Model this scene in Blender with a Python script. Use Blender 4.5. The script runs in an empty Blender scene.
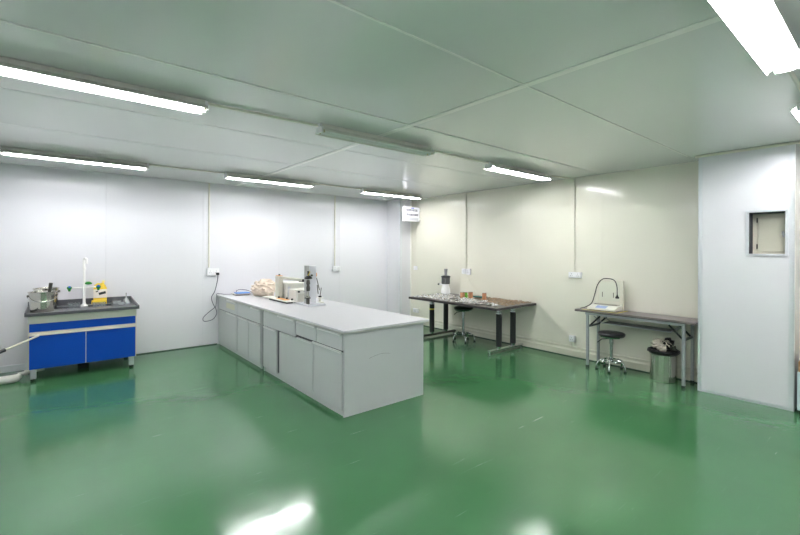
import bpy, bmesh, math, random
from mathutils import Vector, Matrix
random.seed(7)
S = bpy.context.scene
COL = S.collection
PI = math.pi

# ------------------------------------------------------------------ materials
def lin(c):
    return tuple(((v/255)/12.92 if v/255 <= .04045 else ((v/255+.055)/1.055)**2.4) for v in c)

def mat(name, rgb, rough=.5, metal=0., spec=.5, noise=.0, nscale=8., bump=0., bscale=30., coat=0., emit=None, estr=0., trans=0., ior=1.45, alpha=1.):
    m = bpy.data.materials.new(name); m.use_nodes = True
    nt = m.node_tree; b = nt.nodes['Principled BSDF']
    c = lin(rgb)
    b.inputs['Base Color'].default_value = (*c, 1)
    b.inputs['Roughness'].default_value = rough
    b.inputs['Metallic'].default_value = metal
    b.inputs['Specular IOR Level'].default_value = spec
    b.inputs['Coat Weight'].default_value = coat
    b.inputs['Coat Roughness'].default_value = .05
    b.inputs['Transmission Weight'].default_value = trans
    b.inputs['IOR'].default_value = ior
    b.inputs['Alpha'].default_value = alpha
    if emit:
        b.inputs['Emission Color'].default_value = (*emit, 1)
        b.inputs['Emission Strength'].default_value = estr
    if noise > 0 or bump > 0:
        tc = nt.nodes.new('ShaderNodeTexCoord')
        n = nt.nodes.new('ShaderNodeTexNoise'); n.inputs['Scale'].default_value = nscale; n.inputs['Detail'].default_value = 4
        nt.links.new(tc.outputs['Object'], n.inputs['Vector'])
        if noise > 0:
            mx = nt.nodes.new('ShaderNodeMix'); mx.data_type = 'RGBA'
            mx.inputs[6].default_value = (*[max(0, v*(1-noise)) for v in c], 1)
            mx.inputs[7].default_value = (*[min(1, v*(1+noise)) for v in c], 1)
            nt.links.new(n.outputs['Fac'], mx.inputs[0]); nt.links.new(mx.outputs[2], b.inputs['Base Color'])
        if bump > 0:
            n2 = nt.nodes.new('ShaderNodeTexNoise'); n2.inputs['Scale'].default_value = bscale; n2.inputs['Detail'].default_value = 2
            nt.links.new(tc.outputs['Object'], n2.inputs['Vector'])
            bp = nt.nodes.new('ShaderNodeBump'); bp.inputs['Strength'].default_value = bump; bp.inputs['Distance'].default_value = .02
            nt.links.new(n2.outputs['Fac'], bp.inputs['Height']); nt.links.new(bp.outputs['Normal'], b.inputs['Normal'])
    return m

M = {}
M['wallA'] = mat('wall_white_panel', (228, 228, 232), .17, spec=.4, noise=.01, nscale=1.5, bump=.012, bscale=2)
M['wallB'] = mat('wall_cream_panel', (230, 228, 214), .13, spec=.3, noise=.01, nscale=1.5, bump=.012, bscale=2)
M['ceil'] = mat('ceiling_panel', (226, 228, 226), .15, spec=.6, noise=.02, nscale=1.2, bump=.008, bscale=1.6)
M['seam'] = mat('panel_seam', (150, 152, 150), .6)
M['strip'] = mat('cream_strip', (246, 246, 242), .2, spec=.7)
M['alu'] = mat('aluminium', (225, 228, 232), .3, metal=.5, noise=.05)
M['base'] = mat('cream_baseboard', (214, 212, 196), .35)
M['darkline'] = mat('dark_base_line', (70, 80, 75), .6)
M['fixture'] = mat('fixture_enamel', (214, 213, 204), .3)
M['fixend'] = mat('fixture_endcap', (235, 235, 235), .4)
M['pin'] = mat('brass_cap', (190, 180, 150), .35, metal=.6)
M['tube_on'] = mat('lit_tube', (255, 255, 255), .4, emit=(.955, .95, 1.0), estr=20.)
M['tube_off'] = mat('unlit_tube', (232, 236, 232), .15, coat=.5)
M['conduit'] = mat('conduit_pvc', (224, 222, 208), .35)
M['socket'] = mat('socket_plastic', (240, 240, 242), .3)
M['hole'] = mat('socket_hole', (60, 60, 66), .6)
M['black'] = mat('black_plastic', (24, 24, 26), .4)
M['blackrub'] = mat('black_rubber', (30, 30, 33), .65)
M['cable'] = mat('cable_grey', (82, 84, 100), .5)
M['worktop_black'] = mat('black_epoxy_resin', (88, 90, 94), .28, noise=.08, nscale=40)
M['basin'] = mat('basin_black', (22, 23, 26), .35)
M['blue'] = mat('blue_laminate', (0, 74, 180), .35, spec=.35, noise=.03, nscale=60)
M['creamprofile'] = mat('cream_profile', (226, 219, 200), .35)
M['railgrey'] = mat('rail_grey_cream', (196, 200, 186), .35)
M['foot'] = mat('steel_foot', (186, 188, 190), .35, metal=.4)
M['steel'] = mat('stainless', (206, 203, 194), .12, metal=1., bump=.008, bscale=12)
M['chrome'] = mat('chrome', (214, 216, 218), .08, metal=1.)
M['white'] = mat('white_plastic', (240, 240, 238), .3)
M['green'] = mat('green_plastic', (24, 142, 50), .35)
M['bluecap'] = mat('blue_cap', (40, 110, 220), .35)
M['yellow'] = mat('yellow_plastic', (246, 212, 66), .35)
M['label'] = mat('label_paper', (240, 234, 224), .5)
M['ink'] = mat('dark_ink', (44, 50, 46), .6)
M['island'] = mat('grey_laminate', (196, 199, 199), .42, spec=.4, noise=.015, nscale=30)
M['islandgap'] = mat('dark_gap', (72, 74, 78), .6)
M['islandtop'] = mat('grey_worktop', (206, 206, 209), .36, spec=.45, noise=.02, nscale=14)
M['islandedge'] = mat('worktop_edge', (190, 192, 184), .45)
M['handle'] = mat('handle_alu', (226, 227, 226), .32, metal=.15)
M['cloth'] = mat('beige_cloth', (226, 210, 194), .9, noise=.08, nscale=20, bump=.3, bscale=60)
M['beige'] = mat('machine_beige', (206, 204, 190), .4, noise=.03)
M['offwhite'] = mat('machine_offwhite', (228, 227, 218), .35)
M['orange'] = mat('orange_paint', (224, 160, 92), .5)
M['screen'] = mat('blue_display', (120, 170, 245), .25)
M['greymetal'] = mat('grey_cast', (216, 217, 222), .35, metal=.15)
M['darkmetal'] = mat('dark_metal', (84, 84, 78), .35, metal=.7, noise=.2, nscale=30)
M['tabletop'] = mat('dark_tabletop', (120, 114, 108), .4, noise=.12, nscale=25)
M['tableedge'] = mat('table_edge', (58, 54, 54), .5)
M['legwrap'] = mat('black_leg', (44, 46, 46), .5, bump=.2, bscale=60)
M['greypaint'] = mat('grey_paint_leg', (158, 163, 164), .4, metal=.1)
M['woodtop'] = mat('grey_brown_top', (126, 118, 116), .38, noise=.06, nscale=30)
M['tape'] = mat('yellow_tape', (206, 190, 70), .5)
M['tin'] = mat('copper_tin', (192, 138, 104), .4, metal=.2, noise=.15, nscale=30)
M['tingreen'] = mat('green_tin', (110, 176, 60), .4)
M['tinlid'] = mat('tin_lid', (150, 140, 128), .3, metal=.8)
M['brownchip'] = mat('brown_chips', (158, 138, 114), .7, noise=.75, nscale=22)
M['teal'] = mat('teal_plastic', (40, 120, 110), .5)
M['seat'] = mat('black_seat', (38, 36, 40), .35, coat=.2)
M['bag'] = mat('black_bag', (14, 14, 15), .35, bump=.4, bscale=50)
M['foil'] = mat('pale_wrapper', (190, 180, 166), .45, noise=.3, nscale=30)
M['pvc'] = mat('pvc_pipe', (216, 214, 208), .4, noise=.05)
M['cardboard'] = mat('cardboard', (182, 138, 96), .7, noise=.06)
M['paleblue'] = mat('pale_blue_cabinet', (206, 224, 228), .4)
M['signface'] = mat('sign_face', (244, 244, 250), .35)
M['signink'] = mat('sign_ink', (84, 86, 100), .5)
M['signblue'] = mat('sign_blue', (60, 90, 200), .5)
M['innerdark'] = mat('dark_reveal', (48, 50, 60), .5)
M['glass'] = mat('clear_glass', (235, 240, 240), .04, trans=.72, ior=1.45)
M['clearplastic'] = mat('clear_plastic', (220, 225, 228), .12, trans=.85, ior=1.3)
M['darkclear'] = mat('smoky_plastic', (70, 70, 74), .12, trans=.4, ior=1.4)

def paper_mat():
    m = mat('printed_paper', (214, 214, 212), .75)
    nt = m.node_tree; b = nt.nodes['Principled BSDF']
    tc = nt.nodes.new('ShaderNodeTexCoord')
    v = nt.nodes.new('ShaderNodeTexVoronoi'); v.inputs['Scale'].default_value = 55
    r = nt.nodes.new('ShaderNodeValToRGB')
    r.color_ramp.interpolation = 'CONSTANT'
    e = r.color_ramp.elements; e[0].position = 0; e[0].color = (*lin((70, 86, 74)), 1)
    e[1].position = .38; e[1].color = (*lin((150, 150, 140)), 1)
    x = e.new(.47); x.color = (*lin((226, 226, 226)), 1)
    x = e.new(.60); x.color = (*lin((204, 190, 160)), 1)
    x = e.new(.68); x.color = (*lin((235, 235, 240)), 1)
    nt.links.new(tc.outputs['Object'], v.inputs['Vector'])
    nt.links.new(v.outputs['Color'], r.inputs['Fac'])
    nt.links.new(r.outputs['Color'], b.inputs['Base Color'])
    return m
M['paper'] = paper_mat()

def floor_mat():
    m = bpy.data.materials.new('green_epoxy_floor'); m.use_nodes = True
    nt = m.node_tree; b = nt.nodes['Principled BSDF']; L = nt.links
    tc = nt.nodes.new('ShaderNodeTexCoord')
    n = nt.nodes.new('ShaderNodeTexNoise'); n.inputs['Scale'].default_value = .9; n.inputs['Detail'].default_value = 5
    L.new(tc.outputs['Object'], n.inputs['Vector'])
    mx = nt.nodes.new('ShaderNodeMix'); mx.data_type = 'RGBA'
    mx.inputs[6].default_value = (*lin((54, 109, 66)), 1); mx.inputs[7].default_value = (*lin((73, 128, 83)), 1)
    L.new(n.outputs['Fac'], mx.inputs[0])
    # fine scratches: stretched noise, thresholded, at two angles
    last = mx.outputs[2]; masks = []
    for ang, sc in ((.5, 1.6), (-.9, 2.1)):
        mp = nt.nodes.new('ShaderNodeMapping'); mp.inputs['Rotation'].default_value = (0, 0, ang); mp.inputs['Scale'].default_value = (1*sc, 26*sc, 1)
        L.new(tc.outputs['Object'], mp.inputs['Vector'])
        w = nt.nodes.new('ShaderNodeTexNoise'); w.inputs['Scale'].default_value = 1.2; w.inputs['Detail'].default_value = 3; w.inputs['Distortion'].default_value = .7
        L.new(mp.outputs['Vector'], w.inputs['Vector'])
        rr = nt.nodes.new('ShaderNodeValToRGB'); rr.color_ramp.elements[0].position = .70; rr.color_ramp.elements[1].position = .78
        L.new(w.outputs['Fac'], rr.inputs['Fac']); masks.append(rr.outputs['Color'])
    add = nt.nodes.new('ShaderNodeMath'); add.operation = 'MAXIMUM'
    L.new(masks[0], add.inputs[0]); L.new(masks[1], add.inputs[1])
    sc = nt.nodes.new('ShaderNodeMath'); sc.operation = 'MULTIPLY'; sc.inputs[1].default_value = .17
    L.new(add.outputs[0], sc.inputs[0])
    mx2 = nt.nodes.new('ShaderNodeMix'); mx2.data_type = 'RGBA'; mx2.inputs[7].default_value = (*lin((130, 176, 146)), 1)
    L.new(sc.outputs[0], mx2.inputs[0]); L.new(last, mx2.inputs[6]); L.new(mx2.outputs[2], b.inputs['Base Color'])
    n3 = nt.nodes.new('ShaderNodeTexNoise'); n3.inputs['Scale'].default_value = 2.2; n3.inputs['Detail'].default_value = 6
    L.new(tc.outputs['Object'], n3.inputs['Vector'])
    mr = nt.nodes.new('ShaderNodeMapRange'); mr.inputs['From Min'].default_value = .3; mr.inputs['From Max'].default_value = .7
    mr.inputs['To Min'].default_value = .10; mr.inputs['To Max'].default_value = .19
    L.new(n3.outputs['Fac'], mr.inputs['Value'])
    ad = nt.nodes.new('ShaderNodeMath'); ad.operation = 'ADD'; L.new(mr.outputs[0], ad.inputs[0]); L.new(sc.outputs[0], ad.inputs[1])
    L.new(ad.outputs[0], b.inputs['Roughness'])
    b.inputs['Specular IOR Level'].default_value = .75
    n4 = nt.nodes.new('ShaderNodeTexNoise'); n4.inputs['Scale'].default_value = 7; n4.inputs['Detail'].default_value = 9; n4.inputs['Roughness'].default_value = .6
    L.new(tc.outputs['Object'], n4.inputs['Vector'])
    bp = nt.nodes.new('ShaderNodeBump'); bp.inputs['Strength'].default_value = .05; bp.inputs['Distance'].default_value = .02
    L.new(n4.outputs['Fac'], bp.inputs['Height']); L.new(bp.outputs['Normal'], b.inputs['Normal'])
    return m
M['floor'] = floor_mat()

# ------------------------------------------------------------------ mesh builder
def wloc(o):
    v = Vector((0, 0, 0))
    while o: v += o.location; o = o.parent
    return v

class MB:
    def __init__(s): s.bm = bmesh.new()
    def _merge(s, b):
        me = bpy.data.meshes.new('t'); b.to_mesh(me); b.free(); s.bm.from_mesh(me); bpy.data.meshes.remove(me)
    def box(s, x0, x1, y0, y1, z0, z1, bev=0., seg=2, M4=None):
        b = bmesh.new(); bmesh.ops.create_cube(b, size=1)
        for v in b.verts:
            v.co = Vector(((x0+x1)/2+v.co.x*(x1-x0), (y0+y1)/2+v.co.y*(y1-y0), (z0+z1)/2+v.co.z*(z1-z0)))
        if bev > 0: bmesh.ops.bevel(b, geom=b.edges[:], offset=bev, segments=seg, affect='EDGES', profile=.6)
        if M4: b.transform(M4)
        s._merge(b); return s
    def bar(s, p0, p1, w, h, up=(0, 0, 1), bev=0.):
        p0, p1 = Vector(p0), Vector(p1); d = p1-p0; L = d.length; d.normalize()
        up = Vector(up); side = d.cross(up)
        if side.length < 1e-4: side = d.cross(Vector((1, 0, 0)))
        side.normalize(); u = side.cross(d)
        m = Matrix((( d.x, side.x, u.x, p0.x), (d.y, side.y, u.y, p0.y), (d.z, side.z, u.z, p0.z), (0, 0, 0, 1)))
        return s.box(0, L, -w/2, w/2, -h/2, h/2, bev, M4=m)
    def tube(s, pts, r, seg=12, caps=True):
        pts = [Vector(p) for p in pts]; b = bmesh.new(); rings = []; n = len(pts)
        rs = r if isinstance(r, (list, tuple)) else [r]*n
        ref = None
        for i, p in enumerate(pts):
            t = (pts[min(i+1, n-1)]-pts[max(i-1, 0)]).normalized()
            if ref is None:
                ref = Vector((0, 0, 1)) if abs(t.z) < .9 else Vector((1, 0, 0))
            a = (ref - t*ref.dot(t)).normalized(); ref = a; c = t.cross(a)
            rings.append([b.verts.new(p+(a*math.cos(2*PI*k/seg)+c*math.sin(2*PI*k/seg))*rs[i]) for k in range(seg)])
        for i in range(n-1):
            for k in range(seg):
                b.faces.new((rings[i][k], rings[i][(k+1) % seg], rings[i+1][(k+1) % seg], rings[i+1][k]))
        if caps: b.faces.new(rings[0][::-1]); b.faces.new(rings[-1])
        bmesh.ops.recalc_face_normals(b, faces=b.faces[:]); s._merge(b); return s
    def lathe(s, prof, c, seg=32, M4=None):
        b = bmesh.new(); rings = []
        for r, z in prof:
            if r < 1e-5: rings.append([b.verts.new((0, 0, z))])
            else: rings.append([b.verts.new((r*math.cos(2*PI*k/seg), r*math.sin(2*PI*k/seg), z)) for k in range(seg)])
        for i in range(len(rings)-1):
            A, B = rings[i], rings[i+1]
            for k in range(seg):
                k2 = (k+1) % seg
                if len(A) == 1 and len(B) == 1: continue
                if len(A) == 1: b.faces.new((A[0], B[k2], B[k]))
                elif len(B) == 1: b.faces.new((A[k], A[k2], B[0]))
                else: b.faces.new((A[k], A[k2], B[k2], B[k]))
        bmesh.ops.recalc_face_normals(b, faces=b.faces[:])
        b.transform(Matrix.Translation(Vector(c)) @ (M4 or Matrix.Identity(4)))
        s._merge(b); return s
    def ball(s, c, r, sx=1, sy=1, sz=1, sub=2, jit=0.):
        b = bmesh.new(); bmesh.ops.create_icosphere(b, subdivisions=sub, radius=r)
        for v in b.verts:
            k = 1+random.uniform(-jit, jit)
            v.co = Vector((c[0]+v.co.x*sx*k, c[1]+v.co.y*sy*k, c[2]+v.co.z*sz*k))
        s._merge(b); return s
    def extr(s, pts, axis, a0, a1):
        """polygon pts (2D) extruded along axis from a0 to a1"""
        b = bmesh.new()
        def P(p, a):
            return {'x': (a, p[0], p[1]), 'y': (p[0], a, p[1]), 'z': (p[0], p[1], a)}[axis]
        A = [b.verts.new(P(p, a0)) for p in pts]; B = [b.verts.new(P(p, a1)) for p in pts]
        b.faces.new(A); b.faces.new(B[::-1]); n = len(pts)
        for i in range(n): b.faces.new((A[i], B[i], B[(i+1) % n], A[(i+1) % n]))
        bmesh.ops.recalc_face_normals(b, faces=b.faces[:]); s._merge(b); return s
    def build(s, name, m, parent=None, label=None, sharp=35):
        off = wloc(parent) if parent else Vector((0, 0, 0))
        if not parent:
            xs = [v.co for v in s.bm.verts]
            off = Vector((sum(v.x for v in xs)/len(xs), sum(v.y for v in xs)/len(xs), min(v.z for v in xs)))
        bmesh.ops.translate(s.bm, verts=s.bm.verts[:], vec=-off)
        me = bpy.data.meshes.new(name); s.bm.to_mesh(me); s.bm.free()
        me.materials.append(m)
        for p in me.polygons: p.use_smooth = True
        me.set_sharp_from_angle(angle=math.radians(sharp))
        o = bpy.data.objects.new(name, me); COL.objects.link(o)
        wnm = o.modifiers.new('WeightedNormal', 'WEIGHTED_NORMAL'); wnm.keep_sharp = True; wnm.weight = 100
        if parent: o.parent = parent
        else: o.location = off
        if label: o['label'] = label
        return o

def tag(o, label, cat, group=None, kind=None):
    o['label'] = label; o['category'] = cat
    if group: o['group'] = group
    if kind: o['kind'] = kind
    return o
def thing(name, loc, label, cat, group=None):
    o = bpy.data.objects.new(name, None); COL.objects.link(o); o.location = loc; o.empty_display_size = .1
    return tag(o, label, cat, group)
def struct(o): o['kind'] = 'structure'; return o

# ------------------------------------------------------------------ room dimensions
XL, XB, YA, YF, H, XC = -1.1, 6.003, 7.351, -.95, 2.687, 5.665
PY0, PY1 = .708, 1.509   # partition box

struct(MB().box(XL-.1, XB+.1, YF-.1, YA+.1, -.1, 0).build('floor', M['floor']))

# ceiling: sandwich panels with fine joints
mb = MB(); ys = [YF-.1, -.67, .45, 1.605, 2.766, 3.929, 5.033, 6.19, YA+.1]
for a, b in zip(ys[:-1], ys[1:]):
    for xa, xb in ((XL-.1, 2.391), (2.391, XB+.1)):
        mb.box(xa+.0022, xb-.0022, a+.0035, b-.0035, H, H+.05, .003)
cl = struct(mb.build('ceiling', M['ceil']))
MB().box(XL-.1, XB+.1, YF-.1, YA+.1, H+.03, H+.08).build('ceiling_joint_backing', M['seam'], cl)
n = 1
def trim(mb, m, nm=None):
    global n
    o = struct(mb.build('trim_%d' % n, m)); n += 1; return o
trim(MB().box(2.362, 2.420, YF+.01, YA-.01, H-.006, H-.0005, .002), M['strip'])
trim(MB().box(XL+.01, 4.9, 2.757, 2.775, H-.008, H-.0005, .003), M['strip'])
trim(MB().box(XL+.01, 5.6, 1.598, 1.612, H-.007, H-.0005, .003), M['strip'])

# back wall (white) and right wall (cream), panelled
def panelled(name, m, axis, edges, c0, c1, z1=H):
    mb = MB(); g = .0004
    for a, b in zip(edges[:-1], edges[1:]):
        if axis == 'x': mb.box(a+g, b-g, c0, c1, 0, z1, .0006, 1)
        else: mb.box(c0, c1, a+g, b-g, 0, z1, .0006, 1)
    w = struct(mb.build(name, m))
    bk = MB()
    if axis == 'x': bk.box(edges[0], edges[-1], (c0+c1)/2, c1+.02, 0, z1)
    else: bk.box((c0+c1)/2, c1+.02, edges[0], edges[-1], 0, z1)
    bk.build('wall_backing', M['seam'], w); return w
panelled('wall_back', M['wallA'], 'x', [XL, -.6, .548, 1.855, 3.162, 4.45, 5.687], YA, YA+.06)
panelled('wall_right', M['wallB'], 'y', [YF, .2, 1.44, 2.759, 4.103, 5.45, 6.9], XB, XB+.06)
struct(MB().box(XL-.06, XL, YF, YA, 0, H).build('wall_left', M['wallA']))
struct(MB().box(XL, XB, YF-.06, YF, 0, H).build('wall_front', M['wallA']))
# corner column with aluminium edge
struct(MB().box(5.687, XB+.06, 6.9, YA+.06, 0, H, .002).build('wall_column', M['wallA']))
trim(MB().extr([(5.684, 6.897), (5.684, 6.945), (5.681, 6.945), (5.681, 6.894), (5.735, 6.894), (5.735, 6.897)], 'z', .0, H-.001), M['alu'])
trim(MB().box(5.962, XB-.001, 6.893, 6.899, 0, H-.001, .001), M['strip'])
# partition shaft with pass window
WZ0, WZ1, WY0, WY1 = 1.565, 2.005, .77, 1.062
mb = MB()
mb.box(XC, XB, PY0, PY1, 0, WZ0); mb.box(XC, XB, PY0, PY1, WZ1, H)
mb.box(XC, XB, PY0, WY0, WZ0, WZ1); mb.box(XC, XB, WY1, PY1, WZ0, WZ1); mb.box(XC+.16, XB, WY0, WY1, WZ0, WZ1)
struct(mb.build('wall_partition', M['wallA']))
for y, s in ((PY1, -1), (PY0, 1)):
    e = .036*s
    mb = MB(); mb.box(XC-.004, XC-.0005, min(y, y+e), max(y, y+e), 0, H-.001, .001)
    mb.box(XC-.004, XC+.036, y+(.0005 if s < 0 else -.004), y+(.004 if s < 0 else -.0005), 0, H-.001, .001)
    for k in range(5): mb.tube([(XC-.0065, y+e/2, .25+k*.55), (XC-.003, y+e/2, .25+k*.55)], .006, 8)
    trim(mb, M['alu'])
trim(MB().box(XC-.004, XC-.0005, PY0+.036, PY1-.036, 0, .035, .001), M['alu'])
# window
wn = MB()
f = .022
for (a, b, c, d) in ((WY0-f, WY1+f, WZ0-f, WZ0+.004), (WY0-f, WY1+f, WZ1-.004, WZ1+f), (WY0-f, WY0+.004, WZ0+.004, WZ1-.004), (WY1-.004, WY1+f, WZ0+.004, WZ1-.004)):
    wn.box(XC-.014, XC+.004, a, b, c, d, .002)
win = struct(wn.build('window_1', M['alu']))
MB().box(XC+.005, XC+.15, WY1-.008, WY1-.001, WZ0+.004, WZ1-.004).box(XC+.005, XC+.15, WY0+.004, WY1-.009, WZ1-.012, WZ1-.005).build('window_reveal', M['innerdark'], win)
MB().box(XC+.125, XC+.158, WY0+.003, WY1-.010, WZ0+.002, WZ1-.014, .002).build('inner_frame', mat('inner_frame_cream', (204, 200, 184), .35), win)
dr = MB().box(XC+.112, XC+.124, WY0+.006, WY1-.055, WZ0+.03, WZ1-.06, .003).build('inner_door', mat('inner_door_cream', (196, 194, 178), .35), win)
MB().box(XC+.09, XC+.111, WY0+.02, WY0+.045, 1.76, 1.80, .004).tube([(XC+.085, WY0+.03, 1.74), (XC+.085, WY0+.03, 1.80)], .007).build('handle', M['chrome'], dr)
for z in (1.62, 1.9): MB().tube([(XC+.108, WY1-.05, z), (XC+.108, WY1-.05, z+.05)], .006, 10).build('hinge', M['darkmetal'], dr)

# baseboards
def prof_y(pts, y0, y1):
    return MB().extr(pts, 'y', y0, y1)
bbp = [(XB-.001, .012), (XB-.030, .012), (XB-.030, .095), (XB-.012, .118), (XB-.012, .15), (XB-.001, .158)]
struct(prof_y(bbp, PY1+.006, 6.892).build('baseboard_right', M['base']))
trim(MB().box(XB-.028, XB-.001, PY1+.006, 6.892, 0, .012), M['darkline'])  # thin dark line along the foot of the right wall
struct(MB().box(XL, .6, YA-.022, YA-.001, 0, .085, .004).build('baseboard_back', M['alu']))
trim(MB().box(.61, 2.08, YA-.008, YA-.001, 0, .014, .002), M['darkline'])  # thin dark line where the back wall meets the floor

# ------------------------------------------------------------------ ceiling lights
def fixture(x0, x1, y, on, label, group=None):
    t = thing('ceiling_light', ((x0+x1)/2, y, H), label, 'ceiling light', group)
    MB().box(x0+.02, x1-.02, y-.028, y+.028, H-.033, H-.001, .004).build('housing', M['fixture'], t)
    zt = H-.066
    pr = [(y-.088, H-.045), (y-.082, H-.030), (y-.080, H-.0315), (y-.0855, H-.0445), (y-.0295, H-.0415), (y-.0295, H-.0445+.0015)]
    # reflector wings: thin folded sheet, one profile each side
    def wing(s):
        a = [(.029, -.036), (.080, -.068), (.084, -.079), (.0865, -.078), (.0825, -.066), (.029, -.0335)]
        return [(y+s*p, H+q) for p, q in a]
    mb = MB(); mb.extr(wing(1), 'x', x0+.012, x1-.012); mb.extr(wing(-1), 'x', x0+.012, x1-.012)
    mb.box(x0+.012, x1-.012, y-.0295, y+.0295, H-.0385, H-.0335)
    mb.build('reflector', M['fixture'], t)
    for s in (-1, 1):
        tb = MB().tube([(x0+.035, y+s*.036, zt), (x1-.035, y+s*.036, zt)], .014, 10).build('tube', M['tube_on' if on else 'tube_off'], t)
        for xa, xb in ((x0+.018, x0+.036), (x1-.036, x1-.018)):
            MB().tube([(xa, y+s*.036, zt), (xb, y+s*.036, zt)], .0148, 10).build('tube_cap', M['pin'], tb)
    for xa in (x0, x1):
        e = .018 if xa == x0 else -.018
        MB().box(min(xa, xa+e), max(xa, xa+e), y-.054, y+.054, H-.082, H-.03, .005).box(min(xa, xa+e), max(xa, xa+e), y-.02, y+.02, H-.03, H-.001).build('lamp_holder', M['fixend'], t)
    return t
fixture(-.50, .858, 3.30, True, 'lit twin-tube light along the upper left edge, the largest on the left')
fixture(1.75, 3.09, 3.24, False, 'switched-off twin-tube ceiling light, dull and unlit in the middle of the ceiling')
fixture(4.12, 5.49, 3.29, True, 'lit twin-tube ceiling light nearest the cream wall, right of the unlit fixture')
fixture(-.48, .905, 6.17, True, 'lit twin-tube ceiling light above the blue sink cabinet by the white wall')
fixture(1.84, 3.22, 6.15, True, 'lit twin-tube ceiling light above the far end of the grey island')
fixture(4.18, 5.58, 6.15, True, 'lit twin-tube ceiling light in front of the corner column')
fixture(1.82, 3.19, .43, True, 'large lit twin-tube light cut off by the top right corner')
fixture(4.10, 5.48, .45, True, 'lit twin-tube light whose end just shows at the right edge of the picture')
fixture(-.50, .86, .43, True, 'lit twin-tube ceiling light over the left near corner of the room')

# ------------------------------------------------------------------ conduits
def conduit(pts, label, r=.012, clips=()):
    o = thing('cable_conduit', pts[0], label, 'conduit')
    MB().tube(pts, r, 10).build('pipe', M['conduit'], o)
    for c in clips:
        MB().box(c[0]-.012, c[0]+.012, c[1]-.012, c[1]+.012, c[2]-.008, c[2]+.008, .003).build('clip', M['conduit'], o)
    return o
zc = H-.016
conduit([(.86, 3.30, zc), (1.75, 3.26, zc)], 'cream conduit on the ceiling between the big left light and the unlit one')
conduit([(3.09, 3.26, zc), (4.12, 3.29, zc)], 'cream ceiling conduit from the unlit light to the light beside the cream wall')
conduit([(.905, 6.17, zc), (1.84, 6.16, zc)], 'cream ceiling conduit right of the light above the blue sink cabinet')
conduit([(3.22, 6.15, zc), (4.18, 6.15, zc)], 'cream ceiling conduit ending at the light before the corner column')
conduit([(3.19, .44, zc), (4.10, .45, zc)], 'cream ceiling conduit at the right edge beyond the large corner light', r=.011)
conduit([(5.49, 3.27, zc), (XB-.014, 3.2, zc)], 'short cream ceiling conduit running from a light into the cream wall')
wa = YA-.014
conduit([(1.945, wa, H-.003), (1.945, wa, 1.29)], 'vertical cream conduit down the white wall left of the island', clips=[(1.945, wa, 2.0)])
conduit([(4.335, wa, H-.003), (4.335, wa, 1.27)], 'vertical cream conduit on the white wall behind the island', clips=[(4.335, wa, 2.0)])
wb = XB-.014
conduit([(wb, 5.31, H-.003), (wb, 5.31, 1.26)], 'vertical cream conduit above the paper-covered table', clips=[(wb, 5.31, 2.0)])
conduit([(wb, 3.165, H-.003), (wb, 3.165, 1.275)], 'vertical cream conduit above the grey folding table', clips=[(wb, 3.165, 2.1), (wb, 3.165, 1.7)])
conduit([(wb, 3.185, .155), (wb, 3.185, .222)], 'tiny conduit stub under the low socket by the folding table', r=.007)
tag(MB().tube([(XC-.02, PY1+.03, H-.016), (XC-.02, YF+.01, H-.016)], .014, 12).build('ceiling_pipe', M['conduit']), 'cream pipe along the ceiling above the white partition with the window', 'pipe')
# thin cord to small switch beside the column
o = tag(MB().tube([(XB-.005, 6.74, H-.01), (XB-.005, 6.74, 1.25)], .0035, 8).build('switch_cord', M['conduit']), 'thin cord hanging down the cream wall beside the corner column', 'cord')

# ------------------------------------------------------------------ sockets
def socket(wall, c, w, h, gangs, label, group=None):
    """wall 'A': plate centre (x,z); wall 'B': (y,z)"""
    if wall == 'A': loc = (c[0], YA-.001, c[1])
    else: loc = (XB-.001, c[0], c[1])
    t = thing('wall_socket', loc, label, 'socket', group)
    def bx(mb, u0, u1, v0, v1, d0, d1, bev=0):
        if wall == 'A': mb.box(c[0]+u0, c[0]+u1, YA-d1, YA-d0, c[1]+v0, c[1]+v1, bev)
        else: mb.box(XB-d1, XB-d0, c[0]-u1, c[0]-u0, c[1]+v0, c[1]+v1, bev)
        return mb
    bx(MB(), -w/2, w/2, -h/2, h/2, .001, .036, .005).build('back_box', M['socket'], t)
    for g in range(gangs):
        gw = w/gangs; u = -w/2+gw*(g+.5)
        pl = bx(MB(), u-gw/2+.008, u+gw/2-.008, -h/2+.008, h/2-.008, .0362, .042, .002).build('face_plate', M['socket'], t)
        hm = MB()
        for du, dv in ((0, .016), (-.012, -.012), (.012, -.012)): bx(hm, u+du-.003, u+du+.003, dv-.006, dv+.006, .0421, .0428)
        hm.build('pin_slots', M['hole'], pl)
    return t
socket('A', (2.006, 1.215), .19, .125, 2, 'white double socket on the white wall with a dark plug in it')
socket('A', (4.37, 1.212), .18, .10, 2, 'white double socket on the white wall behind the island, nothing plugged in')
socket('B', (5.345, 1.195), .10, .10, 1, 'left box of the two white sockets above the table of papers')
socket('B', (5.235, 1.190), .10, .11, 1, 'right box of the two white sockets above the table of papers')
socket('B', (3.142, 1.23), .20, .085, 2, 'wide white socket on the cream wall above the folding table')
socket('B', (6.72, .29), .16, .085, 1, 'low white socket on the cream wall near the column')
socket('B', (3.185, .272), .095, .095, 1, 'low white socket on the cream wall beside the folding table')
t = thing('light_switch', (XB-.001, 6.74, 1.2), 'small white switch box hanging on a thin cord beside the column', 'switch')
MB().box(XB-.03, XB-.001, 6.69, 6.79, 1.165, 1.25, .006).build('housing', M['socket'], t)
MB().box(XB-.036, XB-.0305, 6.72, 6.76, 1.185, 1.23, .002).build('rocker', M['white'], t)

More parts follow.
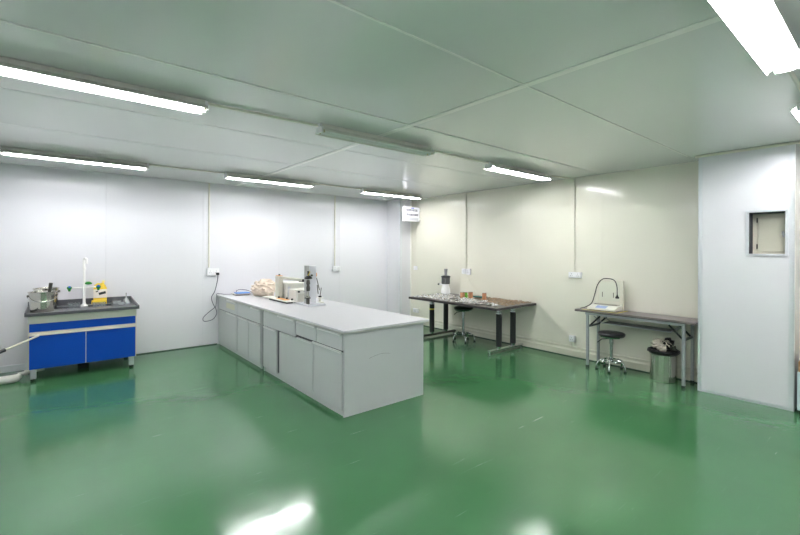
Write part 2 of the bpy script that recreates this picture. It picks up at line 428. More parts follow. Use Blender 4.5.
# ------------------------------------------------------------------ hanging sign by the column
t = thing('hanging_sign', (5.75, 6.6, 2.2), 'white printed sign box hanging below the ceiling beside the corner column', 'sign')
MB().box(5.515, 5.96, 6.585, 6.635, 2.195, 2.495, .006).build('sign_box', M['signface'], t)
mb = MB()
random.seed(3)
for z in (2.44, 2.415, 2.345, 2.32):
    x = 5.585
    while x < 5.90:
        w = random.uniform(.012, .03); mb.box(x, min(x+w, 5.915), 6.5835, 6.5848, z-.011, z+.011); x += w+.009
mb.build('printed_rows', M['signink'], t)
MB().box(5.57, 5.925, 6.5835, 6.5848, 2.215, 2.27).build('grey_band', mat('band_grey', (196, 198, 206), .5), t)
MB().box(5.72, 5.80, 6.5835, 6.5848, 2.462, 2.478).build('blue_mark', M['signblue'], t)
MB().tube([(5.54, 6.61, 2.49), (5.66, 6.61, H-.002)], .004, 8).build('hanger', M['white'], t)
MB().tube([(5.93, 6.61, 2.49), (5.93, 6.61, H-.002)], .004, 8).build('hanger', M['white'], t)
MB().box(5.955, XB-.001, 6.60, 6.62, 2.24, 2.26).box(5.955, XB-.001, 6.60, 6.62, 2.43, 2.45).build('wall_bracket', M['white'], t)

# ------------------------------------------------------------------ blue sink bench
bx0, bx1, by0, by1 = -.262, .832, 6.60, 7.30
t = thing('sink_cabinet', (.285, 6.95, 0), 'blue-doored laboratory sink cabinet with black worktop against the white wall', 'cabinet')
mb = MB()
mb.box(bx0, bx0+.018, by0+.004, by1, .145, .785, .001); mb.box(bx1-.018, bx1, by0+.004, by1, .145, .785, .001)
mb.box(bx0+.018, bx1-.018, by0+.02, by1, .145, .163); mb.box(bx0+.018, bx1-.018, by1-.015, by1, .163, .70)
mb.build('carcass', M['creamprofile'], t)
MB().box(bx0, bx1, by0-.002, by0+.018, .702, .784, .003).box(bx0, bx1, by0-.006, by0+.010, .693, .703, .002).build('upper_rail', M['railgrey'], t)
MB().box(bx0+.012, bx1-.010, by0-.004, by0+.016, .595, .692, .002).build('drawer_front', M['blue'], t)
mid = .289
for a, b in ((bx0+.012, mid-.004), (mid+.004, bx1-.010)):
    d = MB().box(a, b, by0-.004, by0+.016, .150, .545, .002).build('door', M['blue'], t)
    MB().box(a, b, by0-.016, by0-.0045, .548, .566, .003).box(a, b, by0-.010, by0-.0045, .566, .592, .002).build('handle_strip', M['creamprofile'], d)
MB().box(mid-.0035, mid+.0035, by0-.002, by0+.016, .150, .545).build('centre_strip', M['creamprofile'], t)
for x in (bx0+.05, bx1-.05):
    for y in (by0+.05, by1-.08):
        l = MB().box(x-.028, x+.028, y-.028, y+.028, .03, .1445, .006).build('leg', M['foot'], t)
        MB().lathe([(0, 0), (.026, 0), (.026, .022), (.012, .0295), (0, .0295)], (x, y, 0), 16).build('foot_pad', M['blackrub'], l)
# worktop with two basins cut out: assembled as a rim frame in one mesh
mb = MB()
wx0, wx1, wy0, wy1 = -.292, .862, 6.562, 7.345
bas = [(-.02, .25), (.33, .60)]; sy0, sy1 = 6.93, 7.185
mb.box(wx0, wx1, wy0, sy0, .786, .812, .004); mb.box(wx0, wx1, sy1, wy1, .786, .812)
mb.box(wx0, bas[0][0], sy0, sy1, .786, .812); mb.box(bas[0][1], bas[1][0], sy0, sy1, .786, .812); mb.box(bas[1][1], wx1, sy0, sy1, .786, .812)
mb.box(wx0, wx1, wy0, wy0+.018, .808, .822, .003); mb.box(wx0, wx0+.018, wy0, wy1, .808, .835, .003); mb.box(wx1-.018, wx1, wy0, wy1-.02, .808, .835, .003)
top = mb.build('worktop', M['worktop_black'], t)
MB().box(wx0, wx1, wy1-.02, wy1, .8125, .893, .003).build('backsplash', M['worktop_black'], top)
MB().extr([(wy1-.021, .836), (wy1-.021, .89), (wy0+.03, .836)], 'x', wx1-.014, wx1-.001).build('side_splash', M['worktop_black'], top)
for a, b in bas:
    MB().box(a, b, sy0, sy1, .64, .646).box(a, a+.006, sy0, sy1, .646, .785).box(b-.006, b, sy0, sy1, .646, .785).box(a+.006, b-.006, sy0, sy0+.006, .646, .785).box(a+.006, b-.006, sy1-.006, sy1, .646, .785).build('basin', M['basin'], top)
fc = MB()
fx, fy = .289, 7.10
fc.lathe([(0, .8125), (.042, .8125), (.042, .822), (.02, .845), (.016, .87), (.013, 1.30), (0, 1.30)], (fx, fy, 0), 20)
fc.tube([(fx-.15, fy, 1.062), (fx+.16, fy, 1.070)], .010, 12)
fc.lathe([(0, 1.30), (.02, 1.30), (.02, 1.34), (.013, 1.345), (.013, 1.40)], (fx, fy, 0), 16)
fc.tube([(fx-.004, fy, 1.335), (fx-.004, fy, 1.43), (fx-.0, fy-.01, 1.455), (fx+.012, fy-.03, 1.462), (fx+.022, fy-.05, 1.45), (fx+.024, fy-.055, 1.39)], .015, 12)
fau = fc.build('faucet', M['white'], t)
for s in (-1, 1):
    x = fx+s*.157
    MB().ball((x, fy, 1.066), .029, 1, 1, .95).lathe([(0, 0), (.018, 0), (.012, -.03), (0, -.03)], (x, fy, 1.05), 12).build('valve_knob', M['green'], fau)
    MB().ball((x, fy-.018, 1.078), .015).build('valve_cap', M['bluecap'], fau)
    MB().tube([(x, fy, 1.03), (x, fy-.005, .98)], .005, 8).build('nozzle', M['greymetal'], fau)
MB().tube([(fx+.012, fy, 1.118), (fx+.03, fy-.01, 1.124), (fx+.055, fy-.015, 1.124), (fx+.085, fy-.02, 1.117)], [.012, .021, .022, .009], 12).build('lever', M['green'], fau)

def bucket(c, r, h, label, tilt, scoop=None):
    t = thing('steel_bucket', c, label, 'bucket')
    MB().lathe([(0, .0), (r*.86, .0), (r*.88, .006), (r, h-.01), (r+.008, h-.008), (r+.009, h), (r+.002, h+.002), (r-.003, h-.006), (r*.86, .010), (0, .008)], c, 40).build('pail', M['steel'], t)
    pts = []
    for k in range(17):
        a = PI*k/16; pts.append((c[0]-(r+.012)*math.cos(a), c[1]-math.sin(a)*(r+.02)*math.cos(tilt), c[2]+h-.05-math.sin(a)*(r+.02)*math.sin(tilt)))
    MB().tube(pts, .004, 8).build('bail_handle', M['chrome'], t)
    for s in (-1, 1):
        MB().ball((c[0]+s*(r+.006), c[1], c[2]+h-.05), .013, .8, 1, 1.3).build('handle_lug', M['darkmetal'], t)
    return t
bucket((-.135, 6.80, .8125), .132, .245, 'steel pail with bail handle at the front left of the blue sink cabinet', .45)
bucket((-.105, 7.155, .8125), .128, .262, 'steel pail behind the front one on the sink cabinet, mostly hidden', .15)
tag(MB().tube([(-.115, 6.90, .83), (-.072, 6.85, 1.02), (-.055, 6.83, 1.16)], [.012, .017, .020], 12).build('scoop_handle', M['darkmetal']), 'grey metal scoop handle sticking up out of the front steel pail', 'scoop')

# items on sink
t = thing('detergent_bottle', (.49, 7.16, .8125), 'yellow detergent bottle with white label and dark writing beside the faucet', 'bottle')
c = (.47, 7.275, .8125)
MB().box(.40, .555, 7.24, 7.31, .8125, 1.055, .028, 4).build('bottle_body', M['yellow'], t)
MB().lathe([(0, 1.05), (.040, 1.045), (.034, 1.075), (.018, 1.095), (.018, 1.11), (0, 1.11)], (.505, 7.275, 0), 20).tube([(.415, 7.275, 1.03), (.42, 7.275, 1.075), (.45, 7.275, 1.095), (.49, 7.275, 1.09)], .012, 10).build('shoulder', M['yellow'], t)
MB().lathe([(0, 1.11), (.017, 1.11), (.016, 1.14), (0, 1.142)], (.515, 7.275, 0), 16).build('cap', mat('pale_yellow_cap', (250, 232, 150), .4), t)
lb = MB().box(.398, .557, 7.2365, 7.24, .90, 1.02, .001).build('bottle_label', M['label'], t)
MB().bar((.46, 7.2358, .955), (.54, 7.2358, .975), .0015, .034).bar((.425, 7.2358, .988), (.455, 7.2358, .995), .0015, .016).build('label_writing', M['ink'], lb)
tag(MB().box(.375, .55, 7.19, 7.234, .8125, .875, .012, 3).build('yellow_sponge', M['yellow']), 'yellow sponge block below the detergent bottle at the basin', 'sponge')
def openbox(x0, x1, y0, y1, z0, z1, w=.003):
    return MB().box(x0, x1, y0, y1, z0, z0+w).box(x0, x0+w, y0, y1, z0+w, z1).box(x1-w, x1, y0, y1, z0+w, z1).box(x0+w, x1-w, y0, y0+w, z0+w, z1).box(x0+w, x1-w, y1-w, y1, z0+w, z1)
tag(openbox(.115, .238, 6.95, 7.06, .6465, .872).build('clear_tub', M['clearplastic']), 'clear plastic tub standing in the left basin of the blue sink cabinet', 'tub')
tag(openbox(.375, .52, 6.95, 7.05, .6465, .862).build('clear_tub', M['clearplastic']), 'clear plastic tub standing in the right basin below the yellow bottle', 'tub')
def cup(c, r0, r1, h, nm, lab, cat, m):
    return tag(MB().lathe([(0, 0), (r0, 0), (r1, h), (r1-.003, h), (r0-.003, .004), (0, .004)], c, 28).build(nm, m), lab, cat)
cup((.66, 7.14, .8125), .05, .058, .04, 'glass_dish', 'shallow glass dish left of the funnel on the sink worktop', 'dish', M['glass'])
cup((.70, 6.98, .8125), .045, .05, .03, 'glass_dish', 'low glass dish in front of the others at the right of the sink worktop', 'dish', M['glass'])
tag(MB().lathe([(.062, 0), (.058, .01), (.016, .075), (.008, .09), (.007, .15), (.005, .15), (.006, .09), (.013, .075), (.054, .01), (.060, 0)], (.77, 7.10, .8125), 28).build('glass_funnel', M['glass']), 'upturned clear glass funnel at the right end of the sink worktop', 'funnel')
# drain pipes at left
t = thing('drain_pipe', (-.6, 6.72, 0), 'thick white plastic drain pipe lying on the floor left of the blue cabinet', 'pipe')
MB().tube([(XL+.01, 6.72, .047), (-.62, 6.72, .047), (-.42, 6.72, .047), (-.37, 6.74, .048), (-.345, 6.78, .052)], [.046, .046, .046, .044, .03], 18).build('wide_pipe', M['pvc'], t)
MB().tube([(-.36, 6.78, .075), (-.25, 6.82, .085), (-.12, 6.87, .088)], .022, 14).build('narrow_pipe', M['pvc'], t)
MB().lathe([(.0, 0), (.034, 0), (.034, .03), (.0, .03)], (-.30, 6.795, .08), 16, Matrix.Rotation(PI/2, 4, 'Y')).build('pipe_collar', M['pvc'], t)
tag(MB().box(.22, .34, 6.95, 7.05, 0, .05, .01).build('dark_weight', M['blackrub']), 'small dark block on the floor under the blue cabinet', 'block')
# long pole; bent shaft and base plate out of view are added
t = thing('long_pole', (-1.0, 5.93, 0), 'long cream pole with dark grip leaning against the blue cabinet front', 'pole')
MB().tube([(-.163, 6.567, .553), (-.44, 6.30, .474)], .011, 12).build('pole', mat('pole_cream', (214, 212, 190), .3), t)
MB().tube([(-.44, 6.30, .474), (-.62, 6.127, .424)], .021, 14).build('grip', M['black'], t)
MB().tube([(-.62, 6.127, .424), (-.98, 5.78, .322), (-1.03, 5.75, .26), (-1.04, 5.75, .03)], .014, 12).build('bent_shaft', M['greymetal'], t)
MB().box(-1.09, -.86, 5.6, 5.9, 0, .03, .008).build('base_plate', M['black'], t)

# ------------------------------------------------------------------ grey island
IX0, IX1, IY0, IY1 = 2.106, 3.123, 3.38, 7.345
ZT = .833
def unit(y0, y1, label):
    t = thing('base_cabinet', ((IX0+IX1)/2, (y0+y1)/2, 0), label, 'cabinet')
    mb = MB()
    mb.box(IX0, IX1, y0, y0+.018, 0, .7995, .001); mb.box(IX0, IX1, y1-.018, y1, 0, .7995, .001)
    mb.box(IX0+.012, IX0+.03, y0+.018, y1-.018, 0, .052); mb.box(IX1-.02, IX1, y0+.018, y1-.018, 0, .7995)
    mb.box(IX0+.02, IX1-.02, y0+.018, y1-.018, .052, .07)
    mb.build('carcass', M['island'], t)
    MB().box(IX0+.008, IX0+.018, y0+.018, y1-.018, .07, .7995).build('face_backing', M['islandgap'], t)
    return t
def front(t, kind, y0, y1, z0, z1, h0=None, h1=None, hz=None):
    d = MB().box(IX0-.012, IX0+.0075, y0+.004, y1-.004, z0+.002, z1-.003, .001).build(kind, M['island'], t)
    if h0 is not None:
        z = hz if hz else z1
        MB().box(IX0-.030, IX0-.0122, h0, h1, z-.010, z+.001, .003).box(IX0-.030, IX0-.025, h0, h1, z-.018, z-.010, .001).build('handle', M['handle'], d)
    return d
UG = 5.41
near = unit(IY0, UG-.045, 'near grey cabinet unit of the island with wide doors and a plain end panel')
far = unit(UG+.045, IY1, 'far grey cabinet unit of the island against the white wall')
DZ0, DZ1 = .63, .790
# near unit fronts
front(near, 'drawer', 4.42, UG-.05, .600, DZ1, 4.44, 4.88)
front(near, 'drawer', 3.915, 4.395, DZ0, DZ1, 3.93, 4.36)
front(near, 'drawer', 3.40, 3.909, DZ0, DZ1, 3.42, 3.87)
front(near, 'door', 4.925, UG-.05, .06, .594, 4.96, 5.32)
front(near, 'door', 3.985, 4.850, .06, .594, 3.99, 4.34, .61)
front(near, 'door', 3.40, 3.979, .06, .612, 3.41, 3.98, .625)
# far unit fronts
front(far, 'drawer', 6.385, IY1-.02, .600, DZ1, 6.42, 6.85)
front(far, 'drawer', UG+.05, 6.379, .600, DZ1, 5.48, 5.80)
front(far, 'door', 6.395, IY1-.02, .06, .590, 6.42, 6.85)
front(far, 'door', 5.905, 6.375, .06, .590, 5.92, 6.32)
front(far, 'door', UG+.05, 5.899, .06, .590, 5.48, 5.88)
MB().box(IX0-.0128, IX0-.0122, 6.50, 6.90, .66, .745).build('yellowish_patch', mat('yellowish_patch', (206, 206, 184), .5), far)  # thin pale yellowish patch on the far drawer front
# dark block in the gap between units; the gap's shade is in its colour
tag(MB().box(IX0+.02, IX1-.02, UG-.044, UG+.044, .0, .7995).build('gap_shade', M['islandgap']), 'narrow dark strip for the shade in the gap between the two island cabinets', 'panel')
# pencil mark on the end panel
pts = []
for k in range(13):
    u = k/12; pts.append((2.391+.265*u, IY0-.0006, .515+.026*math.sin(u*PI*.85)))
MB().tube(pts, .0011, 6).build('pencil_mark', M['islandgap'], near)
for a, b, lab in ((3.335, UG+.02, 'near light grey worktop slab of the island carrying the tall test stand'), (UG+.0225, YA-.003, 'far light grey worktop slab of the island with the beige cloth bundle')):
    t = thing('worktop', ((IX0+IX1)/2, (a+b)/2, .8), lab, 'worktop')
    MB().box(2.068, 3.165, a, b, .812, ZT, .003).build('top_board', M['islandtop'], t)
    MB().box(2.072, 3.161, a+(.004 if a < 4 else 0), b, .80, .8118, .002).build('under_edge', M['islandedge'], t)

ZW = ZT+.0005
# digital scale and pad
t = thing('digital_scale', (2.36, 7.05, ZW), 'flat pale scale with a blue display near the wall on the island', 'scale')
MB().box(2.24, 2.50, 6.93, 7.13, ZW+.008, ZW+.028, .006).build('scale_body', mat('scale_grey', (176, 172, 170), .4), t)
MB().box(2.28, 2.50, 6.97, 7.11, ZW+.0282, ZW+.045, .005).build('screen', M['screen'], t)
MB().box(2.26, 2.48, 6.95, 7.11, ZW, ZW+.0078).build('feet', M['black'], t)
tag(MB().box(2.33, 2.46, 7.19, 7.27, ZW, ZW+.03, .008).build('adapter', mat('adapter_grey', (120, 120, 130), .5)), 'small grey power adapter behind the blue-display scale', 'adapter')

def smooth(ctrl, n=8):
    P = [Vector(p) for p in ctrl]; P = [P[0]*2-P[1]]+P+[P[-1]*2-P[-2]]; out = []
    for i in range(1, len(P)-2):
        for k in range(n):
            u = k/n; a, b, c, d = P[i-1], P[i], P[i+1], P[i+2]
            out.append(.5*((2*b)+(-a+c)*u+(2*a-5*b+4*c-d)*u*u+(-a+3*b-3*c+d)*u**3))
    out.append(P[-2]); return out
t = thing('power_cable', (2.07, 7.29, 1.19), 'dark cable looping from the plug in the wall socket down beside the island', 'cable')
MB().tube(smooth([(2.065, 7.255, 1.17), (2.062, 7.27, 1.08), (2.03, 7.30, .90), (1.985, 7.32, .80), (2.0, 7.31, .70), (2.045, 7.29, .60), (2.05, 7.27, .52), (1.98, 7.24, .44), (1.86, 7.24, .42), (1.835, 7.25, .47), (1.90, 7.26, .54), (2.04, 7.28, .64)]), .0055, 8).build('cord', M['cable'], t)
MB().tube(smooth([(2.04, 7.28, .64), (2.055, 7.28, .78), (2.05, 7.27, .85), (2.10, 7.25, .852), (2.16, 7.2, .845), (2.26, 7.14, .846)]), .0045, 8).build('lead', M['cable'], t)
MB().box(2.045, 2.085, 7.24, 7.3065, 1.165, 1.205, .008).build('plug', M['black'], t)
tag(MB().tube(smooth([(2.36, 7.22, ZW+.035), (2.37, 7.26, ZW+.055), (2.45, 7.28, ZW+.07), (2.55, 7.2, ZW+.05), (2.60, 7.05, ZW+.008), (2.66, 7.0, ZW+.006), (2.80, 6.92, ZW+.006)]), .005, 8).build('power_cable', M['cable']), 'cable curling over the worktop between the scale and the cloth bundle', 'cable')

# cloth bundle
b = bmesh.new(); bmesh.ops.create_icosphere(b, subdivisions=5, radius=1)
from mathutils import noise as mn
for v in b.verts:
    p = v.co.copy()
    q = Vector((p.x*.9+p.z*.8+3, p.y*1.1-p.x*.5, p.z*1.7+p.y*.6))
    r1 = 1-min(1, abs(mn.noise(q*1.25))*3.2); r2 = 1-min(1, abs(mn.noise(q*2.6+Vector((5, 1, 2))))*3.0)
    k = .86+.20*r1*r1+.05*r2+.10*mn.noise(q*.8+Vector((9, 9, 1)))
    v.co = Vector((2.61+p.x*.20*k, 6.64+p.y*.20*k, ZW+.125+p.z*.150*k))
    if v.co.z < ZW+.002: v.co.z = ZW+.002+random.uniform(0, .001)
bmesh.ops.translate(b, verts=b.verts[:], vec=(0, 0, 0))
mb = MB(); mb._merge(b)
# trailing fold to the right-front
tag(mb.build('cloth_bundle', M['cloth'], sharp=70), 'crumpled beige cloth bundle lying on the far island worktop', 'cloth')

# press machine (beige C-frame with arm)
t = thing('bench_press', (2.53, 5.95, ZW), 'beige C-framed bench machine with a horizontal arm, right of the cloth bundle', 'machine')
MB().box(2.462, 2.60, 5.46, 6.33, ZW+.022, ZW+.036, .004).build('base_plate', M['offwhite'], t)
MB().box(2.485, 2.585, 5.52, 6.13, ZW, ZW+.0215, .003).build('base_foot', M['black'], t)
MB().box(2.50, 2.575, 5.60, 5.90, ZW+.0362, ZW+.044, .002).build('orange_pad', M['orange'], t)
MB().box(2.553, 2.625, 5.945, 6.07, ZW+.0362, 1.195, .008).build('column', M['beige'], t)
MB().bar((2.59, 6.04, 1.175), (2.735, 5.50, 1.155), .07, .034, bev=.008).build('arm', M['beige'], t)
MB().bar((2.71, 5.565, 1.15), (2.745, 5.475, 1.148), .05, .04, bev=.008).build('arm_tip', M['black'], t)
MB().box(2.56, 2.622, 5.95, 6.06, 1.1955, 1.203, .002).build('orange_cover', M['orange'], t)
MB().lathe([(0, 0), (.014, 0), (.014, .02), (0, .022)], (2.59, 6.0, 1.2035), 14).build('top_knob', M['darkmetal'], t)
for x, y in ((2.54, 5.90), (2.575, 5.70), (2.575, 5.53)): MB().ball((x, y, ZW+.053), .016, 1, 1, 1).build('clamp_knob', M['black'], t)
# white boxes behind
t = thing('white_instrument', (2.74, 6.0, ZW), 'tall white rounded instrument box behind the bench machine arm', 'machine')
MB().box(2.64, 2.96, 5.86, 6.12, ZW+.008, 1.10, .035, 4).build('housing', M['offwhite'], t)
MB().box(2.64, 2.94, 5.88, 6.10, ZW, ZW+.0078).build('feet', M['black'], t)
MB().box(2.66, 2.70, 5.853, 5.8595, ZW+.04, 1.04, .002).build('front_slot', M['greymetal'], t)
t = thing('control_box', (2.73, 5.6, ZW), 'low off-white control box with dark knobs next to the test stand', 'machine')
MB().box(2.62, 2.84, 5.50, 5.74, ZW+.008, 1.02, .008, 3).build('housing', M['offwhite'], t)
MB().box(2.64, 2.82, 5.52, 5.72, ZW, ZW+.0078).build('feet', M['black'], t)
MB().box(2.655, 2.825, 5.4935, 5.4995, ZW+.02, .965, .002).build('front_panel', mat('panel_grey', (205, 203, 190), .4), t)
for x in (2.66, 2.755): MB().tube([(x, 5.499, .992), (x, 5.478, .992)], .014, 14).build('knob', M['black'], t)

# tester stand
t = thing('test_stand', (2.72, 5.22, ZW), 'tall grey column test stand with dark clamp on a flat base, on the island', 'machine')
MB().box(2.58, 2.835, 5.03, 5.42, ZW, ZW+.020, .003).build('base_plate', M['greymetal'], t)
MB().box(2.672, 2.775, 5.19, 5.29, ZW+.0202, 1.372, .004).build('column', M['greymetal'], t)
MB().box(2.632, 2.6715, 5.20, 5.27, ZW+.0202, 1.372, .003).build('side_rail', mat('rail_dark', (176, 177, 174), .4, metal=.3), t)
MB().lathe([(0, 0), (.05, 0), (.056, .010), (.040, .032), (.018, .045), (0, .047)], (2.642, 5.165, 1.195), 22).tube([(2.642, 5.165, 1.24), (2.642, 5.17, 1.30)], .012, 10).build('clamp_head', M['black'], t)
MB().bar((2.632, 5.16, 1.235), (2.66, 5.165, 1.295), .014, .014).build('pointer', M['tape'], t)
MB().lathe([(0, 0), (.022, 0), (.027, .04), (.018, .08), (.028, .10), (.020, .15), (0, .15)], (2.642, 5.17, 1.03), 18).build('spindle', M['darkmetal'], t)
MB().lathe([(0, 0), (.036, 0), (.036, .012), (.015, .02), (.013, .07), (0, .07)], (2.628, 5.165, .945), 18).build('anvil', M['steel'], t)
MB().box(2.60, 2.66, 5.13, 5.195, .93, .9445, .002).box(2.625, 2.655, 5.15, 5.195, ZW+.0205, .93).build('anvil_bracket', M['darkmetal'], t)
kb = Matrix.Rotation(PI/2, 4, 'Y')
MB().lathe([(0, 0), (.035, 0), (.038, .008), (.03, .02), (0, .02)], (2.776, 5.235, 1.245), 20, kb).build('orange_knob', M['orange'], t)
MB().tube([(2.70, 5.186, 1.24), (2.70, 5.17, 1.24)], .014, 12).build('screw', M['darkmetal'], t)
for (a, b2) in (((2.785, 5.20, 1.20), (2.825, 5.19, 1.03)), ((2.80, 5.21, 1.10), (2.81, 5.2, .98))):
    MB().tube([a, b2], .006, 8).build('lever_rod', M['darkmetal'], t)
t = thing('specimen_holder', (2.90, 5.33, ZW), 'small round specimen holder with a thin upright pin right of the test stand', 'holder')
MB().lathe([(0, 0), (.062, 0), (.062, .01), (.02, .02), (.02, .06), (.05, .07), (.05, .078), (0, .078)], (2.91, 5.33, ZW), 24).build('pedestal', M['offwhite'], t)
MB().lathe([(0, 0), (.022, 0), (.022, .02), (0, .022)], (2.91, 5.33, ZW+.0785), 16).build('dark_cap', M['black'], t)
MB().tube([(2.912, 5.33, ZW+.10), (2.93, 5.33, ZW+.215)], .005, 8).build('upright_pin', M['darkmetal'], t)

# ------------------------------------------------------------------ paper-covered table
t = thing('work_table', (5.47, 4.78, 0), 'dark-topped work table covered with scattered papers against the cream wall', 'table')
T1 = .742
tt = MB().box(4.956, 5.979, 3.806, 5.744, .722, T1, .001).build('tabletop', M['tabletop'], t)
MB().box(4.946, 5.989, 3.796, 5.754, .708, .7215, .001).box(4.946, 4.9555, 3.796, 5.754, .7215, T1+.001, .001).box(5.9795, 5.989, 3.796, 5.754, .7215, T1+.001, .001).box(4.9555, 5.9795, 3.796, 3.8055, .7215, T1+.001, .001).box(4.9555, 5.9795, 5.7445, 5.754, .7215, T1+.001, .001).build('edge_band', M['tableedge'], tt)
MB().box(5.28, 5.74, 4.05, 5.53, .672, .7075, .002).build('under_frame', M['tableedge'], t)
for y, mm in ((5.545, M['tableedge']), (4.04, M['chrome'])):
    f = MB().bar((5.09, y, .045), (5.955, y, .045), .055, .035, bev=.010).build('foot_bar', M['chrome'] if y < 5 else mat('dark_foot', (84, 80, 78), .4, metal=.5), t)
    for x in (5.115, 5.93): MB().lathe([(0, 0), (.022, 0), (.022, .018), (.01, .027), (0, .027)], (x, y, 0), 14).build('levelling_foot', M['chrome'], f)
    for x in (5.335, 5.70):
        l = MB().tube([(x, y, .095), (x, y, .60)], .046, 24).build('leg', M['legwrap'], t)
        MB().lathe([(0, .0635), (.034, .0635), (.036, .0945), (0, .0945)], (x, y, 0), 20).lathe([(0, .6005), (.048, .6005), (.048, .628), (.034, .632), (.034, .6715), (0, .6715)], (x, y, 0), 20).build('chrome_collar', M['chrome'], l)
        if y > 5 and x < 5.5: MB().lathe([(.0468, .50), (.0475, .50), (.0475, .525), (.0468, .525)], (x, y, 0), 24).build('yellow_tape_band', M['tape'], l)

# papers: individually crumpled sheets
random.seed(21)
paper_meshes = 0
def sheet(x, y, w, l, ang, z):
    b = bmesh.new(); nx, ny = 5, 6; V = []
    sd = random.uniform(0, 50)
    ca, sa = math.cos(ang), math.sin(ang)
    for i in range(nx+1):
        row = []
        for j in range(ny+1):
            u, v = (i/nx-.5)*w, (j/ny-.5)*l
            zz = .002+.034*abs(mn.noise(Vector((u*14+sd, v*14, sd))))
            row.append(b.verts.new((x+u*ca-v*sa, y+u*sa+v*ca, z+zz)))
        V.append(row)
    for i in range(nx):
        for j in range(ny): b.faces.new((V[i][j], V[i+1][j], V[i+1][j+1], V[i][j+1]))
    r = bmesh.ops.extrude_face_region(b, geom=b.faces[:])
    bmesh.ops.translate(b, verts=[g for g in r['geom'] if isinstance(g, bmesh.types.BMVert)], vec=(0, 0, .0015))
    bmesh.ops.recalc_face_normals(b, faces=b.faces[:])
    mb = MB(); mb._merge(b); return mb
k = 0
for y in [5.62-.135*i for i in range(13)]:
    for x in (5.06, 5.24, 5.42, 5.60, 5.78):
        # the brown chips take the wall side of the right half
        if y < 4.85 and x > 5.06+ (y-3.9)*.45+.16: continue
        if y > 5.3 and x > 5.62: continue
        if random.random() < .06: continue
        xx = min(max(x+random.uniform(-.05, .05), 5.06), 5.86); yy = min(max(y+random.uniform(-.04, .04), 3.93), 5.62)
        tag(sheet(xx, yy, random.uniform(.13, .19), random.uniform(.14, .20), random.uniform(-.7, .7), T1+.0015+.004*(k % 5)).build('paper_sheet', M['paper'], sharp=60),
            'crumpled printed paper scrap strewn over the dark-topped work table', 'paper', 'paper scraps on the work table')
        k += 1
mb = MB(); random.seed(5)
for i in range(950):
    y = 3.84+random.random()*1.45; lo = 5.24+(y-3.9)*.42
    x = lo+random.random()*(5.95-lo)
    if x < 4.98 or x > 5.96: continue
    a = random.uniform(0, PI); s = random.uniform(.008, .022)
    m4 = Matrix.Translation((x, y, T1+random.uniform(.012, .022))) @ Matrix.Rotation(a, 4, 'Z') @ Matrix.Rotation(random.uniform(-.5, .5), 4, 'X')
    mb.box(-s, s, -s*.55, s*.55, -.002, .002, 0, M4=m4)
tag(mb.build('wood_chips', M['brownchip']), 'brown dried chips spread over the right half of the work table', 'chips', kind='stuff')

# tins
def tin(x, y, r, h, m, label, z=T1+.0195):
    t = thing('tin_can', (x, y, z), label, 'tin')
    MB().lathe([(0, 0), (r, 0), (r, .004), (r*.98, .008), (r*.98, h-.008), (r, h-.004), (r, h), (0, h)], (x, y, z), 24).build('can_body', m, t)
    MB().lathe([(0, h+.0003), (r*.97, h+.0003), (r*.97, h+.006), (r*.85, h+.004), (0, h+.004)], (x, y, z), 24).build('lid', M['tinlid'], t)
tin(5.40, 4.86, .040, .105, M['tin'], 'leftmost copper-coloured tin in the group of three on the work table')
tin(5.47, 4.84, .026, .10, M['tingreen'], 'green tin between two copper ones on the work table')
tin(5.53, 4.79, .040, .105, M['tin'], 'copper-coloured tin just right of the green one on the work table')
tin(5.58, 4.53, .036, .105, M['tin'], 'single copper-coloured tin standing apart to the right on the work table')
tag(MB().box(5.66, 5.78, 4.62, 4.86, T1+.03, T1+.045, .004).build('teal_tray', M['teal']), 'small teal tray lying among papers behind the tins', 'tray')

# juicer
t = thing('juicer', (5.80, 5.67, T1), 'white juicer with smoky clear bowl and feeding chute at the back of the work table', 'juicer')
jc = (5.79, 5.64, T1)
MB().lathe([(0, .02), (.085, .02), (.09, .03), (.085, .10), (.065, .16), (.06, .20), (0, .20)], jc, 28).tube([(5.79, 5.70, .93), (5.79, 5.80, .93)], .016, 12).build('motor_base', M['white'], t)
MB().lathe([(0, 0), (.075, 0), (.075, .0195), (0, .0195)], jc, 24).build('rubber_foot', M['greymetal'], t)
MB().tube([(5.79, 5.805, .93), (5.79, 5.845, .925)], .018, 12).build('spout_tip', M['darkmetal'], t)
MB().lathe([(0, .201), (.078, .201), (.082, .21), (.082, .33), (.0, .33)], jc, 28).build('bowl', mat('smoky_bowl', (92, 90, 92), .12, coat=.6, noise=.3, nscale=18), t)
MB().lathe([(0, .3305), (.09, .3305), (.09, .352), (.06, .362), (0, .362)], jc, 28).build('bowl_lid', M['black'], t)
MB().lathe([(0, .3625), (.024, .3625), (.026, .42), (.034, .49), (.028, .49), (.02, .43), (0, .42)], jc, 24).build('feeding_chute', mat('chute_grey', (150, 150, 152), .15, coat=.5), t)
MB().lathe([(0, 0), (.014, 0), (.014, .10), (0, .10)], (5.735, 5.60, T1+.215), 10).build('inner_screw', M['offwhite'], t)
tag(MB().tube(smooth([(XB-.02, 5.26, 1.13), (XB-.03, 5.2, 1.02), (XB-.05, 5.08, .90), (XB-.06, 5.0, .80), (5.92, 5.02, .775), (5.85, 5.3, .775), (5.80, 5.55, .775)]), .0028, 8).build('power_cable', M['conduit']), 'thin pale cable hanging from the twin sockets to the work table', 'cable')

